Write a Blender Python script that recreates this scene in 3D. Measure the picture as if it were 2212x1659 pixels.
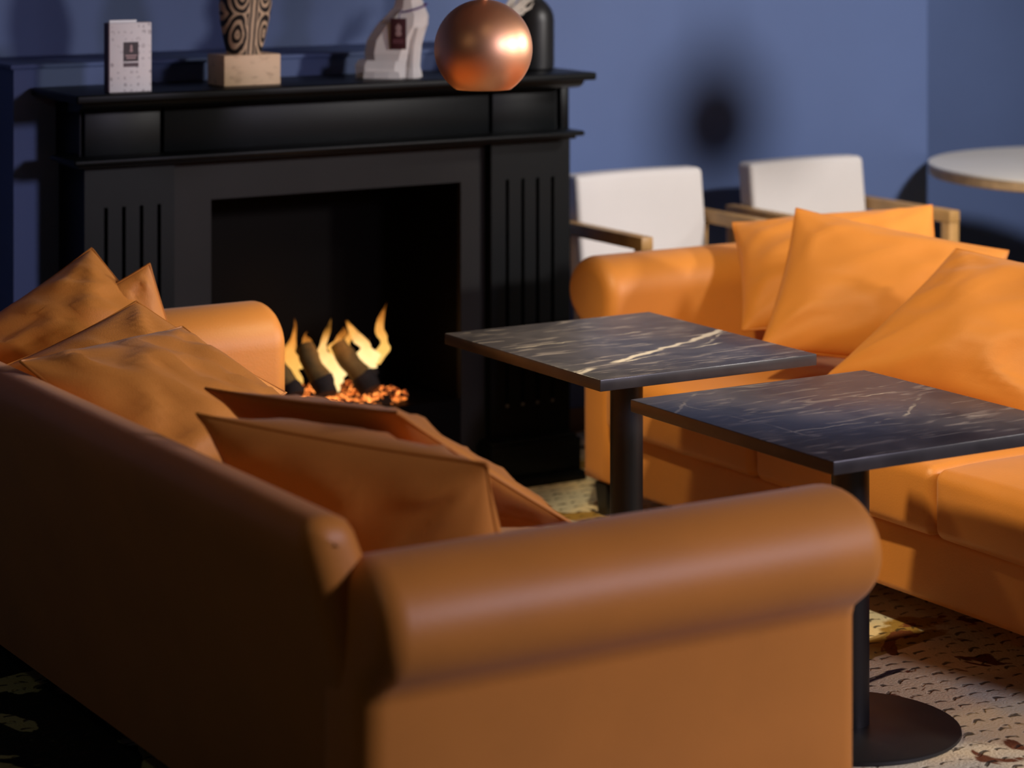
import bpy, bmesh, math, random
from mathutils import Vector, Matrix, noise, Euler

for o in list(bpy.data.objects):
    bpy.data.objects.remove(o, do_unlink=True)
S = bpy.context.scene
C = S.collection
R = math.radians
random.seed(7)

# ------------------------------------------------------------------ camera
cam_d = bpy.data.cameras.new('camera')
cam = bpy.data.objects.new('camera', cam_d)
C.objects.link(cam)
cam.location = (0, 0, 1.65)
cam.rotation_euler = (R(90), 0, R(-31.328))
cam_d.sensor_fit = 'HORIZONTAL'
cam_d.sensor_width = 36.0
cam_d.lens = 90.0
cam_d.shift_y = -0.488
cam_d.clip_start = 0.05
cam_d.dof.use_dof = True
cam_d.dof.focus_distance = 5.25
cam_d.dof.aperture_fstop = 2.7
S.camera = cam

# ------------------------------------------------------------------ world, exposure
W = bpy.data.worlds.new('lounge_air')
S.world = W
W.use_nodes = True
bg = W.node_tree.nodes['Background']
bg.inputs[0].default_value = (0.85, 0.85, 1.0, 1)
bg.inputs[1].default_value = 0.030
S.view_settings.view_transform = 'Standard'
S.view_settings.look = 'None'
S.view_settings.exposure = 0.0
S.view_settings.gamma = 1.0
S.view_settings.use_curve_mapping = False

# ------------------------------------------------------------------ room lamps (ceiling spots) and one added fill
def spot(name, loc, target, watts, col, size=0.10, angle=70, blend=0.6):
    d = bpy.data.lights.new(name, 'SPOT')
    d.energy = watts
    d.color = col
    d.shadow_soft_size = size
    d.spot_size = R(angle)
    d.spot_blend = blend
    o = bpy.data.objects.new(name, d)
    C.objects.link(o)
    o.location = loc
    o.rotation_euler = (Vector(target) - Vector(loc)).to_track_quat('-Z', 'Y').to_euler()
    return o

WARM = (1.0, 0.81, 0.50)
SOFT = (1.0, 0.80, 0.60)
NEUTRAL = (1.0, 0.94, 0.90)
DAY = (1.0, 0.91, 1.20)
spot('lounge_lamp_front', (4.3, -0.2, 2.35), (2.5, 3.5, 0.5), 340, DAY, 0.32, 56, 0.8)
spot('lounge_lamp_right', (6.1, 1.5, 2.05), (3.1, 4.8, 0.7), 450, NEUTRAL, 0.17, 50, 0.9)
spot('lounge_lamp_side', (6.4, 4.1, 1.75), (2.75, 5.05, 0.85), 230, NEUTRAL, 0.18, 28, 0.8)
spot('ceiling_spot_wall', (5.0, 3.0, 2.62), (5.2, 6.5, 0.95), 600, NEUTRAL, 0.19, 60, 0.8)
spot('ceiling_spot_seating', (2.3, 3.85, 2.66), (4.15, 4.55, 0.5), 275, WARM, 0.07, 50, 0.35)
spot('fill_light_aisle', (-0.4, 3.4, 2.62), (1.6, 4.6, 0.3), 10, WARM, 0.10, 90, 0.8)  # added weak fill without a fixture, lifts the dark sofa back and carpet

# ------------------------------------------------------------------ materials
def mat(name, col, rough=0.5, metal=0.0, spec=0.5, var=0.0, vscale=8.0, bump=0.0, bscale=200.0, emit=None, estr=0.0, sheen=0.0, coat=0.0):
    m = bpy.data.materials.new(name)
    m.use_nodes = True
    nt = m.node_tree
    b = nt.nodes['Principled BSDF']
    b.inputs['Base Color'].default_value = (*col, 1)
    b.inputs['Roughness'].default_value = rough
    b.inputs['Metallic'].default_value = metal
    b.inputs['Specular IOR Level'].default_value = spec
    if sheen: b.inputs['Sheen Weight'].default_value = sheen
    if coat: b.inputs['Coat Weight'].default_value = coat
    if emit:
        b.inputs['Emission Color'].default_value = (*emit, 1)
        b.inputs['Emission Strength'].default_value = estr
    tc = nt.nodes.new('ShaderNodeTexCoord')
    if var:
        n = nt.nodes.new('ShaderNodeTexNoise')
        n.inputs['Scale'].default_value = vscale
        n.inputs['Detail'].default_value = 4
        nt.links.new(tc.outputs['Object'], n.inputs['Vector'])
        r = nt.nodes.new('ShaderNodeValToRGB')
        r.color_ramp.elements[0].position = 0.3
        r.color_ramp.elements[1].position = 0.7
        r.color_ramp.elements[0].color = (*[c * (1 - var) for c in col], 1)
        r.color_ramp.elements[1].color = (*[min(1, c * (1 + var)) for c in col], 1)
        nt.links.new(n.outputs[0], r.inputs[0])
        nt.links.new(r.outputs[0], b.inputs['Base Color'])
    if bump:
        n2 = nt.nodes.new('ShaderNodeTexNoise')
        n2.inputs['Scale'].default_value = bscale
        n2.inputs['Detail'].default_value = 3
        nt.links.new(tc.outputs['Object'], n2.inputs['Vector'])
        bp = nt.nodes.new('ShaderNodeBump')
        bp.inputs['Strength'].default_value = bump
        bp.inputs['Distance'].default_value = 0.002
        nt.links.new(n2.outputs[0], bp.inputs['Height'])
        nt.links.new(bp.outputs[0], b.inputs['Normal'])
    return m

class NB:
    """tiny node-graph builder"""
    def __init__(s, m):
        s.nt = m.node_tree
        s.b = s.nt.nodes['Principled BSDF']
        s.tc = s.nt.nodes.new('ShaderNodeTexCoord')
    def put(s, sock, v):
        if isinstance(v, bpy.types.NodeSocket): s.nt.links.new(v, sock)
        else: sock.default_value = v
    def math(s, op, a, b=0.0, c=None, clamp=False):
        n = s.nt.nodes.new('ShaderNodeMath'); n.operation = op; n.use_clamp = clamp
        s.put(n.inputs[0], a); s.put(n.inputs[1], b)
        if c is not None: s.put(n.inputs[2], c)
        return n.outputs[0]
    def noise(s, scale, detail=3, vec=None, dist=0.0, rough=0.5):
        n = s.nt.nodes.new('ShaderNodeTexNoise')
        n.inputs['Scale'].default_value = scale; n.inputs['Detail'].default_value = detail
        n.inputs['Distortion'].default_value = dist; n.inputs['Roughness'].default_value = rough
        s.nt.links.new(vec if vec else s.tc.outputs['Object'], n.inputs['Vector'])
        return n.outputs[0]
    def step(s, v, lo, hi):
        n = s.nt.nodes.new('ShaderNodeMapRange'); n.interpolation_type = 'SMOOTHSTEP'
        s.put(n.inputs['Value'], v); s.put(n.inputs['From Min'], lo); s.put(n.inputs['From Max'], hi)
        return n.outputs[0]
    def xyz(s, vec=None):
        n = s.nt.nodes.new('ShaderNodeSeparateXYZ'); s.nt.links.new(vec if vec else s.tc.outputs['Object'], n.inputs[0])
        return n.outputs
    def mapping(s, scale=(1, 1, 1), loc=(0, 0, 0), rot=(0, 0, 0), vec=None):
        n = s.nt.nodes.new('ShaderNodeMapping')
        n.inputs['Scale'].default_value = scale; n.inputs['Location'].default_value = loc; n.inputs['Rotation'].default_value = rot
        s.nt.links.new(vec if vec else s.tc.outputs['Object'], n.inputs[0]); return n.outputs[0]
    def mix(s, f, a, b):
        n = s.nt.nodes.new('ShaderNodeMix'); n.data_type = 'RGBA'
        s.put(n.inputs[0], f)
        s.put(n.inputs[6], a if isinstance(a, bpy.types.NodeSocket) else (*a, 1))
        s.put(n.inputs[7], b if isinstance(b, bpy.types.NodeSocket) else (*b, 1))
        return n.outputs[2]
    def color(s, c): s.put(s.b.inputs['Base Color'], c)
    def bump(s, h, strength=0.3, dist=0.002):
        n = s.nt.nodes.new('ShaderNodeBump'); n.inputs['Strength'].default_value = strength; n.inputs['Distance'].default_value = dist
        s.put(n.inputs['Height'], h); s.put(s.b.inputs['Normal'], n.outputs[0])

M = {}
M['leather'] = mat('orange_leather', (0.60, 0.222, 0.032), 0.50, spec=0.5, var=0.06, vscale=5, bump=0.25, bscale=260, sheen=0.10)
M['fabric_orange'] = mat('orange_cushion_leather', (0.60, 0.222, 0.033), 0.58, spec=0.35, var=0.05, vscale=6, bump=0.25, bscale=320, sheen=0.08)
M['piping'] = mat('orange_piping', (0.50, 0.18, 0.028), 0.5, spec=0.4)
M['black_wood'] = mat('black_lacquered_wood', (0.0030, 0.0040, 0.0046), 0.42, spec=0.16, var=0.12, vscale=3, bump=0.05, bscale=40)
M['surround'] = mat('charcoal_slate_panel', (0.0160, 0.0148, 0.0146), 0.5, spec=0.14, var=0.12, vscale=4)
M['soot'] = mat('matte_black_steel', (0.0026, 0.0022, 0.0022), 0.5, spec=0.04)
M['blue_wall'] = mat('blue_wall_paint', (0.085, 0.128, 0.275), 0.62, spec=0.35, var=0.05, vscale=2, bump=0.08, bscale=90)
M['ceil'] = mat('ceiling_paint', (0.55, 0.53, 0.50), 0.8, spec=0.2, var=0.02)
M['brown_base'] = mat('brown_skirting', (0.16, 0.085, 0.045), 0.5, var=0.1, vscale=12)
M['black_metal'] = mat('black_powdercoat', (0.010, 0.010, 0.011), 0.42, spec=0.45, bump=0.06, bscale=500)
M['white_leather'] = mat('white_upholstery', (0.62, 0.585, 0.565), 0.5, spec=0.4, var=0.03, vscale=4, bump=0.1, bscale=250)
M['oak'] = mat('golden_oak', (0.42, 0.24, 0.085), 0.45, var=0.18, vscale=14)
M['white_top'] = mat('white_laminate', (0.74, 0.71, 0.66), 0.4, var=0.02)
M['ply'] = mat('plywood_edge', (0.46, 0.31, 0.17), 0.6, var=0.2, vscale=20)
M['copper'] = mat('brushed_copper', (0.93, 0.50, 0.30), 0.44, metal=1.0, bump=0.03, bscale=600)
M['copper_in'] = mat('lamp_inner_enamel', (0.75, 0.68, 0.6), 0.5)
M['bulb'] = mat('frosted_bulb', (0.9, 0.85, 0.8), 0.4, emit=(1, 0.72, 0.42), estr=3.0)
M['plaster'] = mat('white_plaster', (0.86, 0.82, 0.78), 0.6, var=0.03, vscale=20)
M['ribbon'] = mat('violet_ribbon', (0.10, 0.045, 0.20), 0.45)
M['tag'] = mat('maroon_card', (0.060, 0.012, 0.018), 0.55, var=0.08, vscale=60)
M['tag_print'] = mat('pale_print', (0.42, 0.28, 0.28), 0.6)
M['tag_print2'] = mat('dull_rose_print', (0.22, 0.08, 0.10), 0.6)
M['bottle'] = mat('black_matte_ceramic', (0.012, 0.012, 0.013), 0.42, spec=0.45, bump=0.1, bscale=120)
M['dried'] = mat('pale_dried_leaf', (0.66, 0.60, 0.52), 0.7, var=0.12, vscale=40)
M['vase'] = mat('cream_glazed_vase', (0.6, 0.56, 0.5), 0.35, var=0.03)
M['card_dark'] = mat('plum_print', (0.045, 0.030, 0.035), 0.6)
M['card_mid'] = mat('grey_plum_print', (0.10, 0.065, 0.075), 0.6)
M['card_side'] = mat('plum_card_edge', (0.10, 0.055, 0.08), 0.6)
M['paper'] = mat('white_paper', (0.85, 0.84, 0.84), 0.7)
M['bark'] = mat('charred_bark', (0.13, 0.085, 0.022), 0.85, var=0.4, vscale=30, bump=0.8, bscale=60)
M['char'] = mat('charred_end', (0.012, 0.009, 0.010), 0.9, var=0.4, vscale=40, bump=0.8, bscale=80)

# printed white cover with a faint grid of grey motifs
m = mat('printed_cover', (0.72, 0.70, 0.70), 0.6); nb = NB(m)
v = nb.nt.nodes.new('ShaderNodeTexVoronoi'); v.inputs['Scale'].default_value = 62; v.inputs['Randomness'].default_value = 0.25
nb.nt.links.new(nb.tc.outputs['Object'], v.inputs['Vector'])
ring = nb.math('MULTIPLY', nb.step(v.outputs['Distance'], 0.18, 0.24), nb.math('SUBTRACT', 1.0, nb.step(v.outputs['Distance'], 0.36, 0.44)))
nb.color(nb.mix(nb.math('MULTIPLY', ring, nb.step(nb.noise(90, 2), 0.42, 0.6)), (0.74, 0.70, 0.70), (0.46, 0.42, 0.43)))
M['cover'] = m

# travertine block
m = mat('travertine', (0.62, 0.48, 0.34), 0.6); nb = NB(m)
n1 = nb.noise(34, 5, nb.mapping((1, 1, 2.2)))
nb.color(nb.mix(nb.step(n1, 0.50, 0.75), (0.82, 0.58, 0.36), (0.60, 0.40, 0.24)))
nb.bump(n1, 0.2)
M['travertine'] = m

# zebra stripes: rings around each cheek, vertical lines down the middle
m = mat('zebra_stripes', (0.6, 0.45, 0.3), 0.5); nb = NB(m)
xyz = nb.xyz()
wob = nb.math('MULTIPLY', nb.math('SUBTRACT', nb.noise(26, 2), 0.5), 0.014)
ax = nb.math('ABSOLUTE', nb.math('ADD', xyz[0], nb.math('MULTIPLY', wob, 0.35)))
dx = nb.math('MULTIPLY', nb.math('SUBTRACT', ax, 0.037), 1.45)
dz = nb.math('MULTIPLY', nb.math('SUBTRACT', xyz[2], 0.052), 0.62)
d = nb.math('SQRT', nb.math('ADD', nb.math('MULTIPLY', dx, dx), nb.math('MULTIPLY', dz, dz)))
dx2 = nb.math('MULTIPLY', nb.math('SUBTRACT', ax, 0.034), 1.3)
dz2 = nb.math('MULTIPLY', nb.math('SUBTRACT', xyz[2], 0.150), 0.75)
d2 = nb.math('SQRT', nb.math('ADD', nb.math('MULTIPLY', dx2, dx2), nb.math('MULTIPLY', dz2, dz2)))
dd = nb.math('ADD', nb.math('MINIMUM', d, d2), wob)
band = nb.math('SINE', nb.math('MULTIPLY', dd, 2 * math.pi / 0.0155))
mid = nb.math('SINE', nb.math('ADD', nb.math('MULTIPLY', ax, 2 * math.pi / 0.0105), 0.4))
inmid = nb.math('SUBTRACT', 1.0, nb.step(ax, 0.011, 0.015))
val = nb.math('ADD', nb.math('MULTIPLY', mid, inmid), nb.math('MULTIPLY', band, nb.math('SUBTRACT', 1.0, inmid)))
nb.color(nb.mix(nb.step(val, -0.15, 0.25), (0.010, 0.009, 0.010), (0.58, 0.42, 0.27)))
M['zebra'] = m

# marble tops
def marble(name, veins, seed):
    m = mat(name, (0.05, 0.047, 0.052), 0.33, spec=0.42); nb = NB(m)
    xyz = nb.xyz()
    mp = nb.mapping((1, 1, 1), (seed, seed * 0.7, 0))
    cloud = nb.noise(5, 6, mp, 1.2)
    base = nb.mix(nb.step(cloud, 0.3, 0.7), (0.026, 0.024, 0.030), (0.060, 0.054, 0.062))
    streak = nb.noise(9, 7, nb.mapping((1.0, 5.0, 1), (seed, 0, 0), (0, 0, R(-25))), 1.0)
    base = nb.mix(nb.math('MULTIPLY', nb.step(streak, 0.53, 0.74), 0.75), base, (0.24, 0.21, 0.20))
    w1 = nb.math('SUBTRACT', nb.noise(4.5, 4, mp), 0.5)
    w2 = nb.math('SUBTRACT', nb.noise(23, 5, mp), 0.5)
    patch = nb.noise(7, 3, nb.mapping((1, 1, 1), (seed + 4, 2, 0)))
    tot = None
    for (nx, ny, c0, wd, strength, amp, gate) in veins:
        e = nb.math('ADD', nb.math('MULTIPLY', xyz[0], nx), nb.math('MULTIPLY', xyz[1], ny))
        e = nb.math('SUBTRACT', e, c0)
        e = nb.math('ADD', e, nb.math('MULTIPLY', w1, amp))
        e = nb.math('ADD', e, nb.math('MULTIPLY', w2, 0.03))
        line = nb.math('SUBTRACT', 1.0, nb.step(nb.math('ABSOLUTE', e), wd * 0.25, wd))
        line = nb.math('MULTIPLY', line, nb.math('MULTIPLY', nb.step(patch, gate, gate + .16), strength))
        tot = line if tot is None else nb.math('MAXIMUM', tot, line)
    nb.color(nb.mix(tot, base, (0.50, 0.45, 0.38)))
    return m
M['edge'] = mat('dark_table_edge', (0.030, 0.027, 0.029), 0.32, spec=0.5, var=0.3, vscale=14)
M['marble1'] = marble('dark_marble_bold_vein', [(-.425, .905, -.0995, .013, .85, .06, .34), (-.25, .97, -.145, .005, .8, .05, .45), (-.60, .80, -.16, .006, .7, .08, .5), (-.1, .99, .10, .0035, .6, .06, .5)], 1.3)
M['marble2'] = marble('dark_marble_fine_veins', [(-.67, .74, .328, .0045, .55, .04, .42), (-.62, .78, -.105, .0045, .5, .05, .45), (.04, 1.0, .105, .004, .6, .08, .48), (.08, 1.0, -.09, .004, .55, .10, .48), (.98, .12, -.205, .0035, .4, .06, .45)], 5.1)

# carpet: pale loop weave with dark stitches and floral-coloured patches
m = mat('woven_floral_carpet', (0.5, 0.45, 0.36), 0.9, spec=0.15); nb = NB(m)
C0 = nb.xyz()
jit = nb.math('MULTIPLY', nb.math('SUBTRACT', nb.noise(18, 2), 0.5), 1.1)
vv = nb.math('ADD', nb.math('DIVIDE', C0[1], 0.047), jit)
row = nb.math('FLOOR', vv)
uu = nb.math('ADD', nb.math('ADD', nb.math('DIVIDE', C0[0], 0.046), nb.math('MULTIPLY', row, 0.5)), nb.math('MULTIPLY', jit, 0.7))
fu = nb.math('SUBTRACT', nb.math('FRACT', uu), 0.5)
fv = nb.math('SUBTRACT', nb.math('FRACT', vv), 0.5)
arc = nb.math('SUBTRACT', fv, nb.math('MULTIPLY', nb.math('MULTIPLY', fu, fu), -1.0))
dash = nb.math('MULTIPLY', nb.math('SUBTRACT', 1.0, nb.step(nb.math('ABSOLUTE', arc), 0.05, 0.13)), nb.math('SUBTRACT', 1.0, nb.step(nb.math('ABSOLUTE', fu), 0.26, 0.38)))
stitch = nb.math('MULTIPLY', dash, nb.step(nb.noise(35, 2), 0.38, 0.52))
cream = nb.mix(nb.step(nb.noise(3.0, 3), 0.42, 0.62), (0.80, 0.63, 0.37), (0.58, 0.54, 0.41))
p1 = nb.step(nb.noise(2.6, 5, nb.mapping((1, 1, 1), (3.1, 1.7, 0)), 0.8), 0.57, 0.60)
p2 = nb.step(nb.noise(3.4, 5, nb.mapping((1, 1, 1), (8.2, 4.1, 0)), 1.0), 0.60, 0.63)
p3 = nb.step(nb.noise(4.0, 5, nb.mapping((1, 1, 1), (1.2, 9.1, 0)), 1.2), 0.615, 0.64)
col = nb.mix(p1, cream, (0.34, 0.20, 0.045))
col = nb.mix(p3, col, (0.17, 0.055, 0.022))
col = nb.mix(p2, col, (0.030, 0.018, 0.022))
# the darker green field of the design, with leafy edges
X = nb.xyz()
edge = nb.math('ADD', X[0], nb.math('MULTIPLY', nb.math('SUBTRACT', nb.noise(2.2, 4), 0.5), 0.7))
dark = nb.math('SUBTRACT', 1.0, nb.step(edge, 1.98, 2.02))
leafn = nb.step(nb.noise(2.6, 4, nb.mapping((1, 1, 1), (5.7, 2.2, 0)), 1.5), 0.55, 0.57)
darkcol = nb.mix(leafn, (0.010, 0.014, 0.009), (0.40, 0.42, 0.20))
col = nb.mix(dark, col, darkcol)
nb.color(nb.mix(nb.math('MULTIPLY', stitch, 0.85), col, (0.03, 0.022, 0.018)))
nb.bump(nb.math('SUBTRACT', nb.noise(150, 2), nb.math('MULTIPLY', dash, 1.2)), 0.6, 0.004)
M['carpet'] = m

# embers and flames
m = mat('glowing_embers', (0.02, 0.012, 0.008), 0.9); nb = NB(m)
e = nb.step(nb.noise(48, 4, dist=0.6), 0.45, 0.62)
nb.put(nb.b.inputs['Emission Color'], nb.mix(e, (0.9, 0.10, 0.005), (1.0, 0.30, 0.06)))
nb.put(nb.b.inputs['Emission Strength'], nb.math('MULTIPLY', e, 2.0))
M['ember'] = m
m = mat('ember_tray', (0.03, 0.014, 0.008), 0.9); nb = NB(m)
e = nb.step(nb.noise(40, 5, dist=0.8), 0.50, 0.68)
nb.put(nb.b.inputs['Emission Color'], (1.0, 0.25, 0.04, 1))
nb.put(nb.b.inputs['Emission Strength'], nb.math('MULTIPLY', e, 1.4))
M['ember_tray'] = m
def flame_mat(name, core, rim, strength):
    m = bpy.data.materials.new(name); m.use_nodes = True
    nt = m.node_tree; nt.nodes.clear()
    out = nt.nodes.new('ShaderNodeOutputMaterial')
    em = nt.nodes.new('ShaderNodeEmission'); tr = nt.nodes.new('ShaderNodeBsdfTransparent'); mx = nt.nodes.new('ShaderNodeMixShader')
    tc = nt.nodes.new('ShaderNodeTexCoord'); sx = nt.nodes.new('ShaderNodeSeparateXYZ')
    nt.links.new(tc.outputs['Generated'], sx.inputs[0])
    no = nt.nodes.new('ShaderNodeTexNoise'); no.inputs['Scale'].default_value = 26; no.inputs['Detail'].default_value = 4
    nt.links.new(tc.outputs['Object'], no.inputs['Vector'])
    r = nt.nodes.new('ShaderNodeValToRGB')
    r.color_ramp.elements[0].color = (*core, 1); r.color_ramp.elements[1].color = (*rim, 1)
    r.color_ramp.elements[0].position = 0.25; r.color_ramp.elements[1].position = 0.95
    ad = nt.nodes.new('ShaderNodeMath'); ad.operation = 'MULTIPLY_ADD'; ad.inputs[1].default_value = 0.5
    nt.links.new(no.outputs[0], ad.inputs[0]); nt.links.new(sx.outputs[2], ad.inputs[2])
    sub = nt.nodes.new('ShaderNodeMath'); sub.operation = 'SUBTRACT'; sub.inputs[1].default_value = 0.2
    nt.links.new(ad.outputs[0], sub.inputs[0]); nt.links.new(sub.outputs[0], r.inputs[0])
    nt.links.new(r.outputs[0], em.inputs[0]); em.inputs[1].default_value = strength
    al = nt.nodes.new('ShaderNodeMapRange'); al.inputs['From Min'].default_value = 0.62; al.inputs['From Max'].default_value = 1.25
    al.inputs['To Min'].default_value = 0.9; al.inputs['To Max'].default_value = 0.0
    nt.links.new(ad.outputs[0], al.inputs['Value'])
    nt.links.new(al.outputs[0], mx.inputs[0]); nt.links.new(tr.outputs[0], mx.inputs[1]); nt.links.new(em.outputs[0], mx.inputs[2])
    nt.links.new(mx.outputs[0], out.inputs[0])
    return m
M['flame'] = flame_mat('flame_yellow', (1.0, 0.55, 0.13), (0.85, 0.26, 0.03), 1.15)
M['flame_hot'] = flame_mat('flame_pale', (1.0, 0.70, 0.30), (0.9, 0.36, 0.05), 1.5)

# ------------------------------------------------------------------ mesh helpers
def link(name, me, m, parent=None, smooth=40):
    o = bpy.data.objects.new(name, me)
    C.objects.link(o)
    if m: me.materials.append(m)
    if smooth:
        me.polygons.foreach_set('use_smooth', [True] * len(me.polygons))
        me.set_sharp_from_angle(angle=R(smooth))
    me.update()
    if parent: o.parent = parent
    return o

def from_bm(name, bm, m, parent=None, smooth=40):
    bmesh.ops.recalc_face_normals(bm, faces=bm.faces[:])
    me = bpy.data.meshes.new(name)
    bm.to_mesh(me); bm.free()
    return link(name, me, m, parent, smooth)

def pyd(name, v, f, m, parent=None, smooth=40, recalc=True):
    bm = bmesh.new()
    vs = [bm.verts.new(p) for p in v]
    for q in f:
        try: bm.faces.new([vs[i] for i in q])
        except ValueError: pass
    bmesh.ops.remove_doubles(bm, verts=bm.verts[:], dist=1e-6)
    return from_bm(name, bm, m, parent, smooth)

def box_bm(bm, x0, x1, y0, y1, z0, z1, bev=0.0, seg=2):
    b = bmesh.new()
    bmesh.ops.create_cube(b, size=1)
    for v in b.verts:
        v.co = Vector((x0 + (v.co.x + .5) * (x1 - x0), y0 + (v.co.y + .5) * (y1 - y0), z0 + (v.co.z + .5) * (z1 - z0)))
    if bev: bmesh.ops.bevel(b, geom=b.edges[:], offset=bev, segments=seg, profile=0.5, affect='EDGES', clamp_overlap=True)
    me = bpy.data.meshes.new('t'); b.to_mesh(me); b.free(); bm.from_mesh(me); bpy.data.meshes.remove(me)

def box(name, x0, x1, y0, y1, z0, z1, m, parent=None, bev=0.0, seg=2):
    bm = bmesh.new(); box_bm(bm, x0, x1, y0, y1, z0, z1, bev, seg)
    return from_bm(name, bm, m, parent, 40)

def lathe_vf(prof, n=40, cx=0, cy=0, cz=0):
    v = []; f = []
    for (r, z) in prof:
        for k in range(n):
            a = 2 * math.pi * k / n
            v.append((cx + r * math.cos(a), cy + r * math.sin(a), cz + z))
    for i in range(len(prof) - 1):
        for k in range(n):
            f.append((i * n + k, i * n + (k + 1) % n, (i + 1) * n + (k + 1) % n, (i + 1) * n + k))
    return v, f
def lathe(name, prof, m, parent=None, n=40, cx=0, cy=0, cz=0, smooth=40):
    v, f = lathe_vf(prof, n, cx, cy, cz)
    return pyd(name, v, f, m, parent, smooth)

def tube_vf(pts, r, n=8, closed=False):
    v = []; f = []; N = len(pts); pts = [Vector(p) for p in pts]
    up = Vector((0.13, 0.27, 0.95)).normalized()
    for i, p in enumerate(pts):
        if closed: t = pts[(i + 1) % N] - pts[i - 1]
        else: t = pts[min(i + 1, N - 1)] - pts[max(i - 1, 0)]
        t.normalize()
        a = t.cross(up)
        if a.length < 1e-3: a = t.cross(Vector((1, 0, 0)))
        a.normalize(); b = t.cross(a)
        rr = r[i] if isinstance(r, (list, tuple)) else r
        for k in range(n):
            q = 2 * math.pi * k / n
            v.append(p + a * rr * math.cos(q) + b * rr * math.sin(q))
    for i in range(N if closed else N - 1):
        j = (i + 1) % N
        for k in range(n):
            f.append((i * n + k, i * n + (k + 1) % n, j * n + (k + 1) % n, j * n + k))
    if not closed:
        f.append(tuple(range(n))); f.append(tuple(range((N - 1) * n, N * n)))
    return v, f
def tube(name, pts, r, m, parent=None, n=8, closed=False):
    v, f = tube_vf(pts, r, n, closed)
    return pyd(name, v, f, m, parent, 60)

def offset_poly(P, d):
    N = len(P); out = []
    for i in range(N):
        a = Vector(P[i - 1]); b = Vector(P[i]); c = Vector(P[(i + 1) % N])
        e1 = (b - a).normalized(); e2 = (c - b).normalized()
        n1 = Vector((-e1.y, e1.x)); n2 = Vector((-e2.y, e2.x))
        n = (n1 + n2); n.normalize()
        k = 1.0 / max(0.5, n.dot(n1))
        out.append(b + n * d * k)
    return out
def area2(P): return sum(P[i - 1][0] * P[i][1] - P[i][0] * P[i - 1][1] for i in range(len(P)))

def loft(name, prof, axis, a0, a1, r, m, parent=None, seg=6, smooth=50, bulge=0.0):
    """closed 2-D profile swept along an axis, both ends rounded over with radius r"""
    P = list(prof)
    if area2(P) < 0: P.reverse()
    rings = []
    for k in range(seg + 1):
        t = math.pi / 2 * k / seg
        rings.append((a0 + r * (1 - math.sin(t)), r * (1 - math.cos(math.pi / 2 - t)) if False else r * (1 - math.sin(math.pi / 2 * k / seg))))
    rings = [(a0 + r * (1 - math.cos(math.pi / 2 * k / seg)), r * (1 - math.sin(math.pi / 2 * k / seg))) for k in range(seg + 1)]
    mids = 6
    for k in range(1, mids): rings.append((a0 + r + (a1 - a0 - 2 * r) * k / mids, 0.0))
    rings += [(a1 - r * (1 - math.cos(math.pi / 2 * k / seg)), r * (1 - math.sin(math.pi / 2 * k / seg))) for k in range(seg, -1, -1)]
    v = []; f = []; N = len(P)
    for (a, d) in rings:
        for q in (offset_poly(P, d) if d > 1e-6 else P):
            v.append((a, q[0], q[1]) if axis == 'x' else (q[0], a, q[1]))
    for i in range(len(rings) - 1):
        for k in range(N):
            f.append((i * N + k, i * N + (k + 1) % N, (i + 1) * N + (k + 1) % N, (i + 1) * N + k))
    f.append(tuple(range(N))); f.append(tuple(range((len(rings) - 1) * N, len(rings) * N)))
    return pyd(name, v, f, m, parent, smooth)

def rbox_vf(sx, sy, sz, r, n=10, mseg=4, deform=None):
    hs = (sx / 2, sy / 2, sz / 2)
    def params(h):
        L = []
        for k in range(mseg): L.append((-(h - r), -math.tan(math.pi / 4 * (mseg - k) / mseg)))
        for k in range(n + 1): L.append((-(h - r) + 2 * (h - r) * k / n, 0.0))
        for k in range(1, mseg + 1): L.append(((h - r), math.tan(math.pi / 4 * k / mseg)))
        return L
    v = []; f = []
    for ax in range(3):
        b1, b2 = (ax + 1) % 3, (ax + 2) % 3
        A = params(hs[b1]); B = params(hs[b2])
        for s in (-1, 1):
            base = len(v)
            for (ca, ta) in A:
                for (cb, tb) in B:
                    d = [0, 0, 0]; d[ax] = s; d[b1] = ta; d[b2] = tb
                    dv = Vector(d).normalized() * r
                    p = [0, 0, 0]; p[ax] = s * (hs[ax] - r); p[b1] = ca; p[b2] = cb
                    q = Vector(p) + dv
                    if deform: q = deform(q)
                    v.append(q)
            nb_ = len(B)
            for i in range(len(A) - 1):
                for j in range(nb_ - 1):
                    f.append((base + i * nb_ + j, base + (i + 1) * nb_ + j, base + (i + 1) * nb_ + j + 1, base + i * nb_ + j + 1))
    return v, f
def rbox(name, cx, cy, cz, sx, sy, sz, r, m, parent=None, deform=None, n=10, mseg=4, smooth=60):
    v, f = rbox_vf(sx, sy, sz, r, n, mseg, deform)
    return pyd(name, [(p[0] + cx, p[1] + cy, p[2] + cz) for p in v], f, m, parent, smooth)

def tag(o, label, cat, group=None, kind=None):
    o['label'] = label; o['category'] = cat
    if group: o['group'] = group
    if kind: o['kind'] = kind
    return o
def thing(name, label, cat, loc, rz=0, group=None):
    o = bpy.data.objects.new(name, None)
    o.empty_display_size = 0.1
    C.objects.link(o); o.location = loc; o.rotation_euler = (0, 0, rz)
    return tag(o, label, cat, group)
def struct(o):
    o['kind'] = 'structure'; return o
def rehome(root):
    """children were modelled in room coordinates: keep them there under the root"""
    inv = (Matrix.Translation(root.location) @ root.rotation_euler.to_matrix().to_4x4()).inverted()
    for c in root.children: c.matrix_parent_inverse = inv

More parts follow.
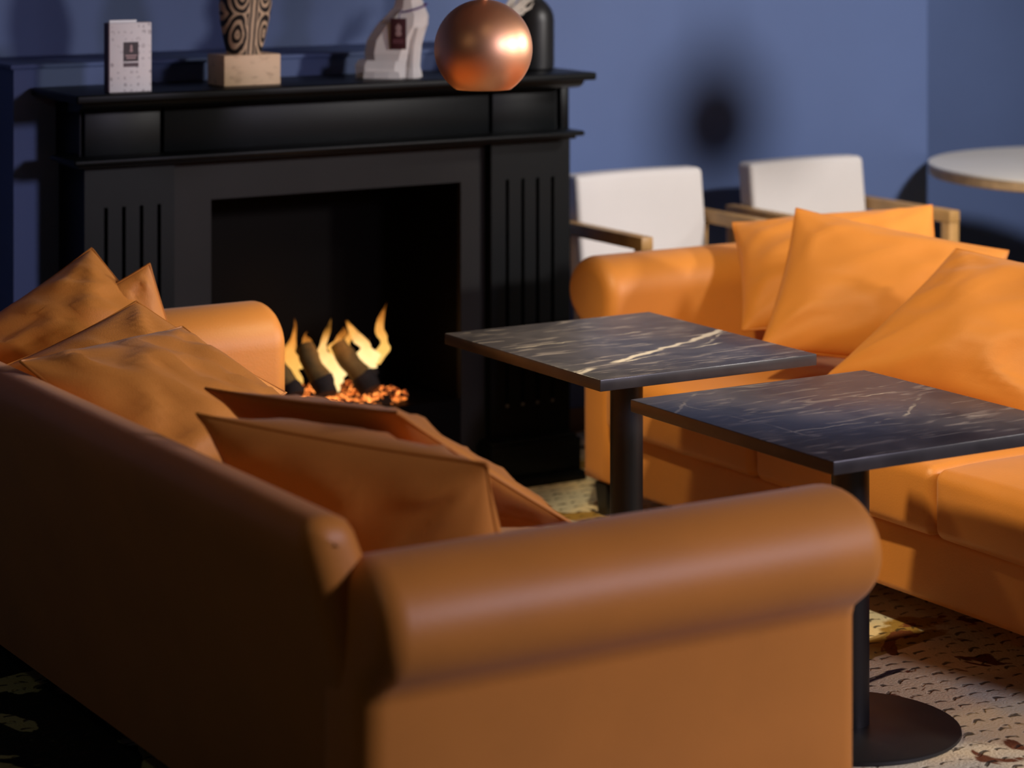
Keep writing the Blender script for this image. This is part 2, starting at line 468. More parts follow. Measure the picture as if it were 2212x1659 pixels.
# ------------------------------------------------------------------ the room
struct(box('floor', -3.5, 8.0, -4.0, 7.4, -0.1, 0.0, M['carpet']))
struct(box('wall_back', -3.5, 5.56, 6.5, 7.25, 0, 2.8, M['blue_wall']))
struct(box('wall_recess', 5.56, 8.0, 7.2, 7.4, 0, 2.8, M['blue_wall']))
struct(box('wall_right', 7.9, 8.1, -4.0, 7.2, 0, 2.8, M['blue_wall']))
struct(box('wall_left', -3.6, -3.4, -4.0, 6.5, 0, 2.8, M['blue_wall']))
struct(box('ceiling', -3.6, 8.1, -4.0, 7.4, 2.8, 2.9, M['ceil']))
struct(box('baseboard_back', 3.87, 5.56, 6.485, 6.5, 0.0, 0.07, M['brown_base'], bev=0.003))
# low blue chimney casing that the fireplace stands against
bm = bmesh.new()
box_bm(bm, 2.295, 2.70, 6.20, 6.5, 0, 1.188)
box_bm(bm, 3.59, 3.87, 6.20, 6.5, 0, 1.188)
box_bm(bm, 2.70, 3.59, 6.20, 6.5, 0.90, 1.188)
struct(from_bm('wall_chimney', bm, M['blue_wall']))
struct(box('trim_1', 2.285, 3.88, 6.193, 6.5, 1.180, 1.192, M['blue_wall'], bev=0.002))

# ------------------------------------------------------------------ fireplace
fp = thing('fireplace', 'black panelled fireplace mantelpiece with fluted pilasters against blue wall', 'fireplace', (3.13, 6.1, 0))
bw = M['black_wood']
box('mantel_shelf', 2.338, 3.852, 5.88, 6.192, 1.113, 1.134, bw, fp, 0.005, 3)
cv = [(5.905, 1.113), (5.908, 1.106), (5.916, 1.098), (5.930, 1.092), (5.950, 1.089), (6.0, 1.086), (6.0, 1.113)]
loft('cove_moulding', cv, 'x', 2.362, 3.828, 0.001, bw, fp, 2)
fz = box('frieze', 2.405, 3.852, 6.032, 6.192, 0.955, 1.09, bw, fp)
for (a, b) in ((2.413, 2.618), (2.627, 3.590), (3.600, 3.806), (3.822, 3.850)):
    box('frieze_panel', a, b, 6.018, 6.033, 0.962, 1.089, bw, fz, 0.003)
box('moulding', 2.352, 3.846, 5.93, 6.10, 0.956, 0.970, bw, fp, 0.005, 3)
box('moulding', 2.375, 3.840, 5.965, 6.10, 0.945, 0.9565, bw, fp, 0.003)
def pilaster(x0, x1, flutes, back=6.192):
    # strips with recessed flutes between them
    z0, za, zb, z1 = 0.02, 0.212, 0.838, 0.946
    hw = 0.0055
    xs = [x0]
    for c in flutes: xs += [c - hw, c + hw]
    xs.append(x1)
    bm = bmesh.new()
    box_bm(bm, x0, x1, 6.032, back, z0, z1)
    box_bm(bm, x0, x1, 6.018, 6.032, z0, za)
    box_bm(bm, x0, x1, 6.018, 6.032, zb, z1)
    for k in range(0, len(xs), 2): box_bm(bm, xs[k], xs[k + 1], 6.018, 6.032, za, zb)
    p = from_bm('pilaster', bm, bw, fp)
    for c in flutes:
        v, f = lathe_vf([(0.0, -0.004), (0.0035, -0.0028), (0.005, 0)], 10)
        for zz in (za + 0.004,):
            pyd('flute_stud', [(c + q[0], 6.018 + q[2], zz + q[1]) for q in v], f, M['stud'], p)
M['stud'] = mat('polished_stud', (0.25, 0.24, 0.24), 0.3, metal=0.8)
pilaster(2.413, 2.656, (2.470, 2.518, 2.566, 2.614))
pilaster(3.597, 3.852, (3.648, 3.698, 3.746, 3.795))
# slate-coloured surround with the firebox opening
bm = bmesh.new()
box_bm(bm, 2.656, 2.773, 6.05, 6.07, 0.02, 0.946)
box_bm(bm, 3.519, 3.597, 6.05, 6.07, 0.02, 0.946)
box_bm(bm, 2.773, 3.519, 6.05, 6.07, 0.836, 0.946)
from_bm('surround', bm, M['surround'], fp)
box('lower_panel', 2.773, 3.519, 6.05, 6.07, 0.02, 0.243, M['soot'], fp)
bm = bmesh.new()
box_bm(bm, 2.758, 2.773, 6.07, 6.44, 0.235, 0.85)
box_bm(bm, 3.519, 3.534, 6.07, 6.44, 0.235, 0.85)
box_bm(bm, 2.758, 3.534, 6.07, 6.44, 0.836, 0.85)
box_bm(bm, 2.758, 3.534, 6.07, 6.44, 0.228, 0.243)
box_bm(bm, 2.758, 3.534, 6.42, 6.44, 0.235, 0.85)
from_bm('firebox', bm, M['soot'], fp)
for (a, b) in ((2.398, 2.690), (3.569, 3.860)):
    pl = box('plinth', a, b, 5.972, 6.192, 0.02, 0.116, bw, fp, 0.004, 2)
    box('plinth_cap', a + 0.008, b - 0.008, 5.980, 6.192, 0.112, 0.126, bw, pl, 0.006, 3)
    box('plinth_foot', a - 0.008, b + 0.006, 5.952, 6.192, 0.0, 0.026, bw, pl, 0.006, 3)
box('hearth_base', 2.69, 3.569, 6.03, 6.19, 0.0, 0.06, bw, fp, 0.003)
rehome(fp)
for c in fp.children:
    for g in c.children: g.matrix_parent_inverse = Matrix.Identity(4)

# fire
fr = thing('electric_fire', 'glowing ember bed with yellow flames inside black firebox', 'fire', (3.17, 6.22, 0.243))
tv = [(2.94, 6.085, .243), (3.33, 6.085, .243), (3.40, 6.13, .243), (3.36, 6.36, .243), (2.94, 6.36, .243)]
N = len(tv)
pyd('ember_tray', tv + [(3.17 + (p[0] - 3.17) * .95, 6.22 + (p[1] - 6.22) * .95, .258) for p in tv], [tuple(range(N)), tuple(range(N, 2 * N))] + [(i, (i + 1) % N, N + (i + 1) % N, N + i) for i in range(N)], M['ember_tray'], fr)
bm = bmesh.new()
for k in range(620):
    while True:
        x = random.uniform(2.95, 3.395); y = random.uniform(6.09, 6.35)
        if x - 3.40 < -(abs(y - 6.14)) * 0.35: break
    s = random.uniform(.004, .010)
    r = bmesh.ops.create_icosphere(bm, subdivisions=1, radius=s)
    q = Euler((random.random() * 3, random.random() * 3, 0)).to_matrix()
    for v in r['verts']:
        c = Vector((v.co.x * 1.3, v.co.y, v.co.z * .75)); c = q @ (c * random.uniform(.8, 1.15))
        v.co = c + Vector((x, y, .258 + s * .4))
co = from_bm('coal', bm, M['ember'], fr, 0); co['kind'] = 'stuff'
def flame(pts, w, m, seed):
    rnd = random.Random(seed); n = 12; N = 16; v = []; f = []
    P = [Vector(p) for p in pts]
    for i in range(N):
        t = i / (N - 1); s = t * (len(P) - 1); k = min(int(s), len(P) - 2); u = s - k
        p = P[k].lerp(P[k + 1], u)
        wd = w * (math.sin(math.pi * min(1, t * .92 + .10)) ** .8) * (1 - .55 * t) * (1 + .30 * math.sin(t * 11 + seed) + .16 * math.sin(t * 23 + seed * 2.3))
        p = p + Vector((.010 * math.sin(t * 8 + seed * 1.9), 0, 0)) * min(1, t * 2)
        for a in range(n):
            q = 2 * math.pi * a / n
            v.append(p + Vector((wd * math.cos(q) * .88 + .35 * wd * math.sin(q), -.45 * wd * math.cos(q) * .5 + wd * .42 * math.sin(q), 0)))
    for i in range(N - 1):
        for a in range(n): f.append((i * n + a, i * n + (a + 1) % n, (i + 1) * n + (a + 1) % n, (i + 1) * n + a))
    f.append(tuple(range(n))); f.append(tuple(range((N - 1) * n, N * n)))
    return pyd('flame', v, f, m, fr, 80)
def FL(x, y, z): return (x, y, z)
flame([(3.095, 6.24, .265), (3.115, 6.24, .32), (3.085, 6.25, .38), (3.115, 6.25, .45)], .036, M['flame'], 1)
flame([(3.135, 6.26, .33), (3.140, 6.26, .38), (3.150, 6.26, .41), (3.165, 6.26, .43)], .020, M['flame'], 2)
flame([(3.205, 6.20, .270), (3.205, 6.20, .32), (3.185, 6.21, .38), (3.195, 6.21, .47)], .042, M['flame_hot'], 3)
flame([(3.245, 6.24, .34), (3.250, 6.24, .37), (3.240, 6.24, .405), (3.255, 6.24, .44)], .034, M['flame'], 4)
flame([(3.325, 6.23, .318), (3.330, 6.23, .35), (3.300, 6.23, .39), (3.270, 6.23, .46)], .042, M['flame_hot'], 5)
flame([(3.355, 6.23, .325), (3.372, 6.23, .37), (3.372, 6.23, .42), (3.385, 6.23, .50)], .024, M['flame'], 6)
flame([(3.060, 6.22, .270), (3.065, 6.22, .31), (3.055, 6.22, .36), (3.060, 6.22, .41)], .022, M['flame'], 7)
flame([(3.225, 6.22, .285), (3.230, 6.22, .32), (3.215, 6.22, .36), (3.222, 6.22, .40)], .030, M['flame_hot'], 8)
flame([(3.345, 6.24, .315), (3.350, 6.24, .34), (3.335, 6.24, .365), (3.340, 6.24, .40)], .034, M['flame_hot'], 9)
flame([(3.128, 6.27, .300), (3.110, 6.27, .35), (3.125, 6.27, .40), (3.112, 6.27, .47)], .020, M['flame'], 10)
flame([(3.280, 6.26, .330), (3.270, 6.26, .37), (3.285, 6.26, .41), (3.278, 6.26, .45)], .026, M['flame'], 11)
rehome(fr)
pl_d = bpy.data.lights.new('firelight', 'POINT'); pl_d.energy = 0.5; pl_d.color = (1, .42, .12); pl_d.shadow_soft_size = .05
plo = bpy.data.objects.new('firelight', pl_d); C.objects.link(plo); plo.location = (3.20, 6.14, .47)
def log(a, b, r, label):
    a = Vector(a); b = Vector(b); t = (b - a)
    root = thing('fire_log', label, 'log', a, 0, 'logs on the ember bed')
    N = 10; pts = []; rr = []
    for i in range(N):
        u = i / (N - 1); pts.append(a + t * u + Vector((.004 * math.sin(u * 7), .003 * math.cos(u * 5), 0)))
        rr.append(r * (1 - .25 * u) * (1 + .10 * math.sin(u * 13 + r * 900)))
    cut = 4
    v, f = tube_vf(pts[cut - 1:], rr[cut - 1:], 12)
    v = [p + (p - a.lerp(b, .5)).normalized() * .003 * noise.noise(p * 70) for p in v]
    pyd('bark', v, f, M['bark'], root, 60)
    v, f = tube_vf(pts[:cut], [q * 1.03 for q in rr[:cut]], 12)
    v = [p + Vector((.003 * noise.noise(p * 80), 0, .002 * noise.noise(p * 60))) for p in v]
    e = pyd('charred_end', v, f, M['char'], root, 60)
    rehome(root)
log((3.155, 6.140, .277), (3.125, 6.215, .40), .032, 'charred fire log leaning on embers beside the orange sofa arm')
log((3.285, 6.130, .277), (3.225, 6.215, .395), .033, 'charred fire log leaning on embers under the tallest flames')
log((3.365, 6.270, .277), (3.290, 6.300, .335), .027, 'short fire log lying low behind the leaning logs')
log((3.075, 6.170, .277), (3.045, 6.235, .37), .028, 'dark fire log half hidden by the orange sofa arm')

# ------------------------------------------------------------------ things on the mantel
TOP = 1.134
# printed box
bk = thing('leaflet_box', 'white printed leaflet stand with small plum label on mantel', 'booklet', (2.499, 5.945, TOP), R(-4))
box('cover', -.0545, .0545, -.019, .019, 0, .172, M['cover'], bk, .0015)
box('spine', -.0565, -.0543, -.018, .018, .001, .171, M['card_side'], bk)
box('paper_insert', -.050, .020, -.006, -.003, .10, .1785, M['paper'], bk)
lb = box('label_panel', -.018, .020, -.0202, -.0188, .076, .124, M['card_dark'], bk)
box('label_strip', -.018, .020, -.0202, -.0188, .0625, .0725, M['card_mid'], bk)
v, f = lathe_vf([(0, -.009), (.004, -.008), (.0042, -.004), (.0025, 0), (.0038, .004), (.0015, .009), (0, .0105)], 10)
pyd('emblem', [(p[0] + .001, -.0208 + p[1] * .08, p[2] + .108) for p in v], f, M['tag_print'], lb)
for (a, b, z) in ((-.014, .016, .0905), (-.011, .013, .0845)):
    box('print_line', a, b, -.0206, -.0198, z - .0018, z + .0018, M['tag_print'], lb)

# zebra bust on a stone block
zb = thing('zebra_bust', 'black and cream zebra striped bust on a travertine block', 'figurine', (2.845, 6.005, TOP))
box('stone_block', -.080, .080, -.052, .052, 0, .079, M['travertine'], zb, .003, 2)
secs = [(.079, .046, .040, 0), (.095, .049, .043, 0), (.12, .056, .047, -.001), (.15, .064, .051, -.003), (.18, .0685, .054, -.005), (.205, .0695, .056, -.008), (.235, .066, .058, -.012), (.265, .058, .060, -.018), (.295, .048, .054, -.02), (.32, .036, .042, -.016), (.335, .018, .022, -.012), (.338, .002, .003, -.012)]
v = []; f = []; n = 28
for (z, a, b, oy) in secs:
    for k in range(n):
        q = 2 * math.pi * k / n
        groove = 1 - .05 * math.exp(-((math.sin(q) + 1) / .02)) + .018 * math.sin(z * 160) * abs(math.cos(q)) 
        v.append((a * math.cos(q) * groove, oy + b * math.sin(q) * groove, z - .079))
for i in range(len(secs) - 1):
    for k in range(n): f.append((i * n + k, i * n + (k + 1) % n, (i + 1) * n + (k + 1) % n, (i + 1) * n + k))
f.append(tuple(range(n)))
hd = pyd('head', v, f, M['zebra'], zb, 60); hd.location = (0, 0, .079)
for s in (-1, 1):
    e = []
    for (z, r) in ((.225, .016), (.25, .020), (.28, .015), (.305, .002)): e.append((r, z))
    v, f = lathe_vf(e, 10)
    er = pyd('ear', [(p[0] * .6 + s * (.036 + (p[2] - .225) * .35), p[1] + .006, p[2]) for p in v], f, M['zebra'], zb); er.location = (0, 0, .079 - .0)

# faceted white cat
ct = thing('cat_figurine', 'faceted white sitting cat figurine with violet ribbon and maroon tag', 'figurine', (3.282, 6.025, TOP), R(-38))
def prism(secs, cham=.35):
    v = []; f = []
    for (z, x0, x1, hy, oy) in secs:
        cx = min((x1 - x0) * cham, .03); cy = hy * cham * 1.4
        v += [(x0, oy - hy + cy, z), (x0 + cx, oy - hy, z), (x1 - cx, oy - hy, z), (x1, oy - hy + cy, z), (x1, oy + hy - cy, z), (x1 - cx, oy + hy, z), (x0 + cx, oy + hy, z), (x0, oy + hy - cy, z)]
    for i in range(len(secs) - 1):
        for k in range(8): f.append((i * 8 + k, i * 8 + (k + 1) % 8, (i + 1) * 8 + (k + 1) % 8, (i + 1) * 8 + k))
    f.append(tuple(range(8))); f.append(tuple(range((len(secs) - 1) * 8, len(secs) * 8)))
    return v, f
def addp(bm, secs, cham=.35):
    v, f = prism(secs, cham); vs = [bm.verts.new(p) for p in v]
    for q in f: bm.faces.new([vs[i] for i in q])
bm = bmesh.new()
addp(bm, [(.046, -.060, .062, .046, 0), (.066, -.062, .068, .049, 0), (.100, -.056, .080, .046, 0), (.140, -.030, .102, .043, 0), (.165, -.006, .104, .036, 0), (.186, .014, .096, .029, 0), (.212, .022, .086, .027, 0), (.228, .012, .096, .034, 0), (.252, .010, .116, .036, 0), (.268, .020, .112, .033, 0), (.286, .030, .090, .026, 0)])
for s in (-1, 1):
    addp(bm, [(.280, .036, .066, .012, s * .018), (.325, .046, .050, .002, s * .022)])
from_bm('body', bm, M['plaster'], ct, 0)
bm = bmesh.new(); addp(bm, [(0, -.084, .048, .046, 0), (.034, -.086, .050, .047, 0), (.047, -.078, .052, .046, 0)], .2)
from_bm('haunch', bm, M['plaster'], ct, 0)
for s in (-1, 1):
    bm = bmesh.new()
    addp(bm, [(0, .040, .086, .016, s * .019), (.012, .044, .084, .015, s * .019), (.028, .050, .080, .0135, s * .019), (.085, .052, .084, .016, s * .021), (.135, .060, .098, .017, s * .022)])
    from_bm('front_leg', bm, M['plaster'], ct, 0)
bm = bmesh.new(); addp(bm, [(.0, -.06, .04, .008, -.052), (.018, -.058, .036, .007, -.052)], .3)
from_bm('tail', bm, M['plaster'], ct, 0)
pts = []
for k in range(20):
    q = 2 * math.pi * k / 20
    pts.append((.056 + .046 * math.cos(q), .034 * math.sin(q), .186 + .010 * math.cos(q) - .008 * max(0, -math.sin(q))))
tube('ribbon', pts, .0028, M['ribbon'], ct, 6, True)
tg = box('tag_card', .012, .055, -.0528, -.0510, .078, .160, M['tag'], ct, .0005)
tube('tag_string', [(.040, -.036, .180), (.036, -.046, .170), (.034, -.0515, .158)], .0016, M['ribbon'], tg, 6)
v, f = lathe_vf([(0, -.016), (.007, -.014), (.0085, -.007), (.005, -.001), (.008, .004), (.0075, .010), (.003, .016), (0, .018)], 12)
pyd('emblem', [(p[0] + .034, -.0531 + p[1] * .06, p[2] + .128) for p in v], f, M['tag_print'], tg)
for z in (.102, .096):
    box('print_line', .019, .048, -.0534, -.0527, z - .0014, z + .0014, M['tag_print2'], tg)

# black bottle vase and the small vase with dried leaves
bo = lathe('bottle_vase', [(0, 0), (.052, 0), (.057, .004), (.058, .02), (.058, .135), (.056, .152), (.050, .168), (.038, .184), (.026, .196), (.0215, .210), (.020, .25), (.0225, .285), (.024, .288), (.018, .288), (.016, .25), (.0, .24)], M['bottle'], None, 48)
bo.location = (3.768, 6.075, TOP)
tag(bo, 'matte black bottle vase with narrow neck at end of mantel', 'vase')
dv = thing('dried_leaf_vase', 'small cream vase of pale dried leaves beside black bottle', 'vase', (3.615, 6.03, TOP))
lathe('vase_body', [(0, 0), (.022, 0), (.030, .01), (.036, .035), (.034, .06), (.022, .085), (.014, .10), (.016, .108), (.012, .108), (.010, .09), (0, .085)], M['vase'], dv, 32)
rnd = random.Random(5)
for k in range(13):
    a = rnd.uniform(-.5, .75); L = rnd.uniform(.13, .22); tilt = rnd.uniform(.10, .55)
    d = Vector((math.cos(a) * tilt + .18, math.sin(a) * tilt * .7 - .05, 1)).normalized()
    base = Vector((0, 0, .098)); v = []; f = []; w = rnd.uniform(.0035, .006)
    side = d.cross(Vector((rnd.uniform(-.4, .4), -1, .1))).normalized(); up = side.cross(d)
    for i in range(9):
        t = i / 8; p = base + d * L * t + Vector((.05, 0, -.05)) * t * t * rnd.uniform(.5, .8)
        ww = max(.0012, w * math.sin(math.pi * min(1, max(0, (t - .25) / .75))) ** .8) if t > .25 else .0014
        th = .0012
        v += [p - side * ww, p + up * (th + ww * .25), p + side * ww, p - up * th + up * ww * .15]
    for i in range(8):
        for q in range(4): f.append((i * 4 + q, i * 4 + (q + 1) % 4, (i + 1) * 4 + (q + 1) % 4, (i + 1) * 4 + q))
    f.append((0, 1, 2, 3)); f.append((32, 33, 34, 35))
    pyd('leaf', v, f, M['dried'], dv, 50)

# ------------------------------------------------------------------ pendant lamp
def pendant(label, loc, watts):
    pd = thing('pendant_lamp', label, 'lamp', loc, 0, 'copper globe pendant lamps')
    up = 2.8 - loc[2]
    r = .1115
    outer = [(.0, r)] + [(r * math.sin(a), r * math.cos(a)) for a in [math.pi * k / 48 for k in range(1, 48)] if r * math.cos(a) > -.092]
    rim = outer[-1]
    outer.append((math.sqrt(r * r - .0922 ** 2), -.0922))
    inner = [((r - .003) / r * a, (r - .003) / r * b if b > -.09 else b) for a, b in reversed(outer)]
    lathe('globe_shade', outer + inner[:1], M['copper'], pd, 64, smooth=60)
    lathe('inner_lining', inner[1:], M['copper_in'], pd, 64, smooth=60)
    lathe('cap', [(0, .128), (.006, .128), (.0085, .122), (.0105, .108), (.0, .108)], M['copper'], pd, 24)
    tube('stem', [(0, 0, .12), (-.001, 0, .5), (0, 0, up - .05)], .0068, M['copper'], pd, 12)
    lathe('ceiling_rose', [(0, up), (.05, up), (.05, up - .022), (.012, up - .054), (0, up - .054)], M['copper'], pd, 32)
    lathe('bulb', [(0, .05), (.012, .05), (.014, .03), (.024, .01), (.030, -.012), (.024, -.034), (.010, -.044), (0, -.046)], M['bulb'], pd, 24)
    bl_d = bpy.data.lights.new('pendant_light', 'SPOT'); bl_d.energy = watts; bl_d.color = WARM; bl_d.shadow_soft_size = .03; bl_d.spot_size = R(120); bl_d.spot_blend = .5
    blo = bpy.data.objects.new('pendant_light', bl_d); C.objects.link(blo); blo.location = (loc[0], loc[1], loc[2] - .055)
pendant('round copper globe pendant lamp hanging low over the bold-veined marble table', (2.960, 4.988, 1.278), 18)
pendant('round copper globe pendant lamp hung high above the sofa before the white chairs', (4.835, 4.925, 1.674), 2)

# ------------------------------------------------------------------ cafe tables
def cafe_table(label, x0, x1, y0, y1, mm):
    cx, cy = (x0 + x1) / 2, (y0 + y1) / 2
    t = thing('cafe_table', label, 'table', (cx, cy, 0), 0, 'marble topped pedestal tables')
    hx, hy = (x1 - x0) / 2, (y1 - y0) / 2
    tp = box('tabletop', -hx, hx, -hy, hy, .595, .620, mm, t, .0018, 2)
    tp.data.materials.append(M['edge'])
    for p in tp.data.polygons:
        if abs(p.normal.z) < .6: p.material_index = 1
    box('mount_plate', -.16, .16, -.16, .16, .588, .5952, M['black_metal'], t, .002)
    lathe('pedestal', [(0, .010), (.037, .010), (.037, .589), (0, .589)], M['black_metal'], t, 40)
    lathe('base_plate', [(0, 0), (.212, 0), (.215, .003), (.214, .008), (.208, .011), (.05, .0135), (0, .0135)], M['black_metal'], t, 72)
    return t
cafe_table('square dark marble table with one bold white vein, nearer the fireplace', 2.922, 3.490, 4.448, 5.098, M['marble1'])
cafe_table('square dark marble table with fine veins, farther from the fireplace', 2.864, 3.462, 3.602, 4.250, M['marble2'])

# ------------------------------------------------------------------ sofas
def sofa(label, front, sg, y0, y1, bz=0.0):
    """front: X of the apron; sg: +1 when depth runs towards +X; y0,y1: outer arm panels"""
    root = thing('sofa', label, 'sofa', (front + sg * .45, (y0 + y1) / 2, 0), 0, 'orange leather sofas')
    X = lambda d: front + sg * d
    L = M['leather']
    # arms: straight inner side, rolled over to the outside
    for (yo, s) in ((y0, 1), (y1, -1)):
        P = [(0, .085), (0, .30), (0, .462), (-.006, .482)]
        for k in range(27):
            a = R(228) * (1 - k / 26)
            P.append((.0375 + .1125 * math.cos(a), .578 + .096 * math.sin(a)))
        P += [(.150, .45), (.150, .25), (.150, .085)]
        prof = [(yo + s * p[0], p[1]) for p in P]
        a0, a1 = sorted((X(.0), X(.915)))
        loft('arm', prof, 'x', a0, a1, .042, L, root, 7)
    # back: leaning, rounded top
    P = [(.800, .085), (.965, .640), (.979, .690), (.976, .715), (.962, .732), (.942, .734), (.920, .732), (.902, .722), (.890, .705), (.876, .670), (.710, .40), (.660, .085)]
    prof = [(X(p[0]), p[1] - (bz if p[1] > .5 else 0)) for p in P]
    loft('backrest', prof, 'y', y0 + .045, y1 - .045, .040, L, root, 6)
    # base apron
    a, b = sorted((X(.012), X(.70)))
    rbox('base', (a + b) / 2, (y0 + y1) / 2, (.085 + .245) / 2, b - a, (y1 - y0) - .26, .160, .018, L, root, n=4)
    # three seat cushions
    yi0, yi1 = y0 + .150, y1 - .150
    w = (yi1 - yi0) / 3
    for k in range(3):
        cy = yi0 + w * (k + .5)
        sx, sy, sz = .735, w - .004, .150
        def deform(q, sx=sx, sy=sy):
            u = 1 - (2 * q.x / sx) ** 2; v = 1 - (2 * q.y / sy) ** 2
            c = max(0, u) ** .6 * max(0, v) ** .6
            q = q.copy()
            if q.z > 0: q.z += .030 * c
            q.x += .012 * max(0, v) * (1 if q.x > 0 else -1) * (1 - (q.z / .09) ** 2 if abs(q.z) < .09 else 0)
            q += Vector((0, 0, .002 * noise.noise(Vector((q.x * 9, q.y * 9 + k * 5, 2)))))
            return q
        cu = rbox('seat_cushion', X(-.022 + sx / 2), cy, .242 + sz / 2, sx, sy, sz, .026, L, root, deform, 12, 5)
        # stitched edge
        ring = []
        hx, hy = sx / 2 - .010, sy / 2 - .010
        for (c1, c2, a0) in ((1, 1, 0), (-1, 1, 90), (-1, -1, 180), (1, -1, 270)):
            for q in range(5):
                an = R(a0 + q * 22.5)
                ring.append((X(-.022 + sx / 2) + c1 * (hx - .02) + .02 * math.cos(an), cy + c2 * (hy - .02) + .02 * math.sin(an), .242 + sz - .0075))
        tube('stitched_seam', ring, .0022, M['piping'], cu, 6, True)
    # feet
    for dd in (.045, .74):
        for yy in (y0 + .075, y1 - .075):
            xx = X(dd)
            v, f = [], []
            for (z, h) in ((0, .019), (.086, .026)):
                v += [(xx - h, yy - h, z), (xx + h, yy - h, z), (xx + h, yy + h, z), (xx - h, yy + h, z)]
            f = [(0, 1, 2, 3), (4, 5, 6, 7), (0, 1, 5, 4), (1, 2, 6, 5), (2, 3, 7, 6), (3, 0, 4, 7)]
            pyd('foot', v, f, M['black_metal'], root, 30)
    rehome(root)
    for c in root.children:
        for g in c.children: g.matrix_parent_inverse = Matrix.Identity(4)
    return root
sofa('orange leather rolled-arm sofa with its back to the dark green carpet', 2.640, -1, 3.245, 5.470)
sofa('orange leather rolled-arm sofa standing in front of the white chairs', 3.655, 1, 3.442, 5.667, .13)

# ------------------------------------------------------------------ loose cushions
def cushion(label, corners, thick, seed, group, flip=False, sag=.0, fold=1.0):
    """corners: TL, TR, BR, BL of the seam outline"""
    TL, TR, BR, BL = [Vector(c) for c in corners]
    ctr = (TL + TR + BR + BL) / 4
    n = ((TR - TL).cross(BL - TL)).normalized()
    N = 30; v = []; f = []
    def P(s, t):
        # pinch the edges inwards between the corners
        s2 = s * (1 - .045 * (1 - t * t)); t2 = t * (1 - .045 * (1 - s * s))
        a = TL.lerp(TR, (s2 + 1) / 2); b = BL.lerp(BR, (s2 + 1) / 2)
        return a.lerp(b, (1 - t2) / 2)
    for side in (1, -1):
        for i in range(N + 1):
            for j in range(N + 1):
                s = -math.cos(math.pi * i / N); t = -math.cos(math.pi * j / N)
                p = P(s, t)
                h = max(0, (1 - s * s)) ** .55 * max(0, (1 - t * t)) ** .55
                h = h * (1 + .16 * t * -1)
                nz = noise.noise(Vector((s * 1.3 + seed * 3.1, t * 1.3, side * 4)))
                rid = 1 - abs(noise.noise(Vector((s * 1.2 + t * 1.1 + seed * 1.7, t * 2.0 - s * 1.6 + seed, side * 7))))
                rid = max(0, rid - .72) / .28
                # creases running in from the corners
                cor = 0
                for (cs, ct_) in ((-1, 1), (1, 1), (1, -1), (-1, -1)):
                    dd = math.hypot(s - cs, t - ct_)
                    an = math.atan2(t - ct_, s - cs)
                    cor += math.exp(-(dd / .75) ** 2) * math.sin(an * 11 + seed * 2 + side) * min(1, dd * 3)
                e = min(1, (1 - max(abs(s), abs(t))) * 4)
                off = thick * h + fold * e * (.007 * nz + .011 * rid + .004 * cor)
                p = p + n * side * max(off, 0.0 if e == 0 else .0015)
                p.z -= sag * h
                v.append(p)
    K = (N + 1) ** 2
    for sd in range(2):
        for i in range(N):
            for j in range(N):
                f.append((sd * K + i * (N + 1) + j, sd * K + (i + 1) * (N + 1) + j, sd * K + (i + 1) * (N + 1) + j + 1, sd * K + i * (N + 1) + j + 1))
    loc = ctr
    o = pyd('cushion', [p - loc for p in v], f, M['fabric_orange'], None, 0)
    o.data.polygons.foreach_set('use_smooth', [True] * len(o.data.polygons))
    o.location = loc
    tag(o, label, 'cushion', group)
    ring = []
    E = [-math.cos(math.pi * k / 14) for k in range(14)]
    for t in E: ring.append(P(t, -1) - loc)
    for t in E: ring.append(P(1, t) - loc)
    for t in E: ring.append(P(-t, 1) - loc)
    for t in E: ring.append(P(-1, -t) - loc)
    tube('seam_piping', ring, .0030, M['piping'], o, 6, True)
    return o
GA = 'loose cushions along the sofa with its back to the green carpet'
GB = 'loose cushions on the sofa in front of the white chairs'
cushion('orange cushion with a sharp raised corner above sofa back, closest to the fireplace', [(2.189, 5.417, .830), (2.319, 5.176, .622), (1.954, 5.164, .424), (1.824, 5.405, .632)], .075, 1, GA, fold=1.4)
cushion('orange cushion tucked upright behind another against the sofa arm by the fire', [(2.283, 5.310, .802), (2.372, 5.270, .51), (2.16, 5.32, .435), (2.06, 5.345, .70)], .045, 2, GA)
cushion('small peak of an orange cushion between two others on sofa', [(2.150, 5.070, .762), (2.41, 4.88, .573), (2.051, 4.709, .450), (1.836, 5.026, .660)], .060, 3, GA)
cushion('brown orange cushion with a dark folded peak spread over the sofa back', [(2.108, 4.737, .761), (2.282, 4.379, .574), (1.898, 4.232, .53), (1.705, 4.571, .757)], .065, 4, GA, fold=1.4)
cushion('orange cushion leaning behind the crumpled one next to the rolled arm', [(1.862, 4.085, .772), (1.995, 3.635, .795), (2.40, 3.735, .540), (2.235, 4.170, .49)], .050, 5, GA)
cushion('crumpled brown orange cushion slumped against the rolled arm', [(1.748, 3.870, .778), (2.045, 3.435, .745), (2.135, 3.475, .470), (1.965, 3.900, .480)], .115, 6, GA, fold=1.2)
cushion('orange cushion leaning in the corner by the rolled arm and chairs', [(4.062, 5.540, .744), (4.499, 5.241, .795), (4.34, 4.98, .54), (3.91, 5.29, .508)], .095, 7, GB)
cushion('smooth orange cushion with a sharp upright corner in front of white chair', [(4.016, 5.203, .823), (4.410, 4.846, .728), (4.19, 4.70, .46), (3.80, 5.068, .504)], .095, 8, GB)
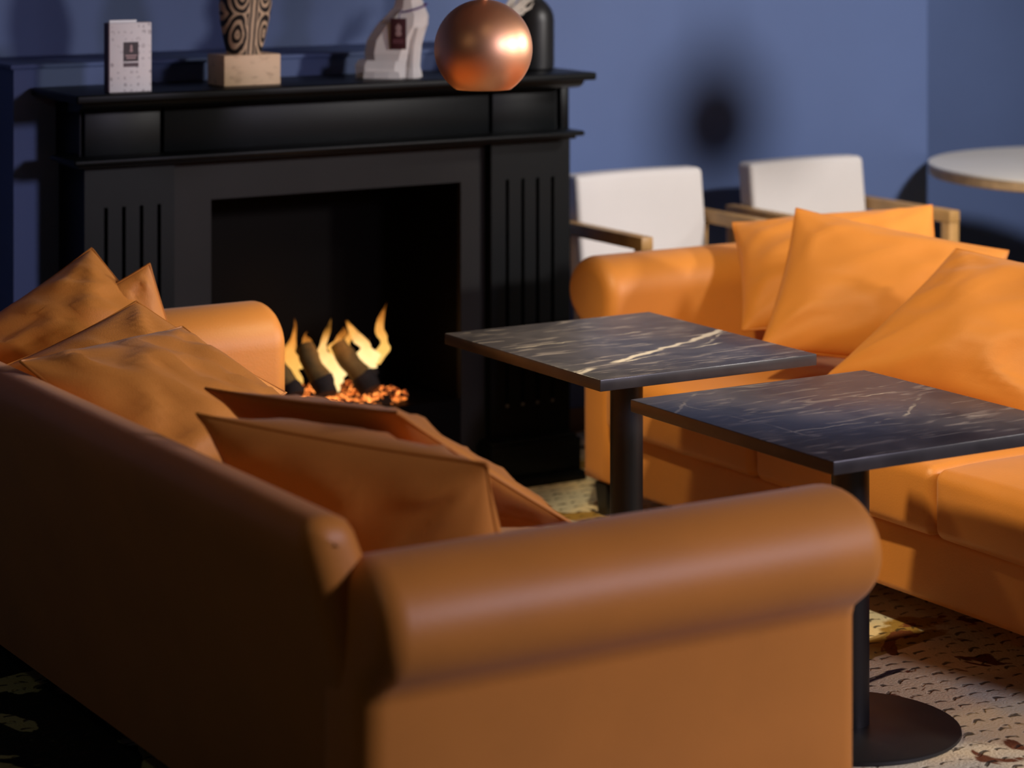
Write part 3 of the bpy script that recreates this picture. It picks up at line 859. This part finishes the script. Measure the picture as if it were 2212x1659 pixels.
cushion('wide orange cushion overlapping the others, in front of the round table', [(4.13, 4.722, .77), (4.40, 4.235, .71), (3.98, 4.27, .45), (3.80, 4.80, .485)], .100, 9, GB, fold=1.3)

# ------------------------------------------------------------------ white armchairs
def chair(label, cx, yb, w):
    """cx: middle of the seat, yb: back of the backrest"""
    t = thing('armchair', label, 'chair', (cx, yb - .28, 0), 0, 'white oak-framed armchairs')
    hw = w / 2 - .045
    y = .28          # local back
    def lean(q):
        q = q.copy(); q.y += (q.z) * .12; q.z += .004 * (1 - (q.x / hw) ** 2) ; return q
    rbox('backrest', 0, y - .055, .61, 2 * hw, .075, .39, .016, M['white_leather'], t, lean, 8, 4)
    rbox('seat', 0, .015, .40, 2 * hw, .44, .09, .02, M['white_leather'], t, None, 6, 4)
    for s in (-1, 1):
        xa = s * (w / 2 - .022)
        ar = box('armrest', xa - .020, xa + .020, -.188, y + .005, .640, .677, M['oak'], t, .004, 2)
        box('leg', xa - .019, xa + .019, -.186, -.146, 0, .6405, M['oak'], t, .004, 2)
        box('leg', xa - .019, xa + .019, y - .037, y + .001, 0, .6405, M['oak'], t, .004, 2)
        box('side_rail', xa - .012, xa + .012, -.147, y - .036, .34, .38, M['oak'], t, .002)
    box('front_rail', -hw, hw, -.178, -.155, .32, .358, M['oak'], t, .002)
    return t
chair('white upholstered armchair with oak arms beside the fireplace', 4.235, 6.30, .54)
chair('white upholstered armchair with oak arms beside the round table', 4.855, 6.30, .525)

# ------------------------------------------------------------------ round table
rt = thing('round_table', 'round white topped table with pale plywood edge by the blue wall', 'table', (5.93, 6.02, 0))
lathe('tabletop', [(0, .742), (.588, .742), (.590, .744), (.590, .750), (0, .752)], M['white_top'], rt, 96)
lathe('plywood_edge', [(.0, .712), (.584, .712), (.5885, .716), (.5885, .742), (0, .742)], M['ply'], rt, 96)
lathe('pedestal', [(0, .012), (.045, .012), (.045, .70), (.12, .70), (.12, .712), (0, .712)], M['black_metal'], rt, 32)
lathe('base_plate', [(0, 0), (.30, 0), (.30, .008), (.06, .016), (0, .016)], M['black_metal'], rt, 64)
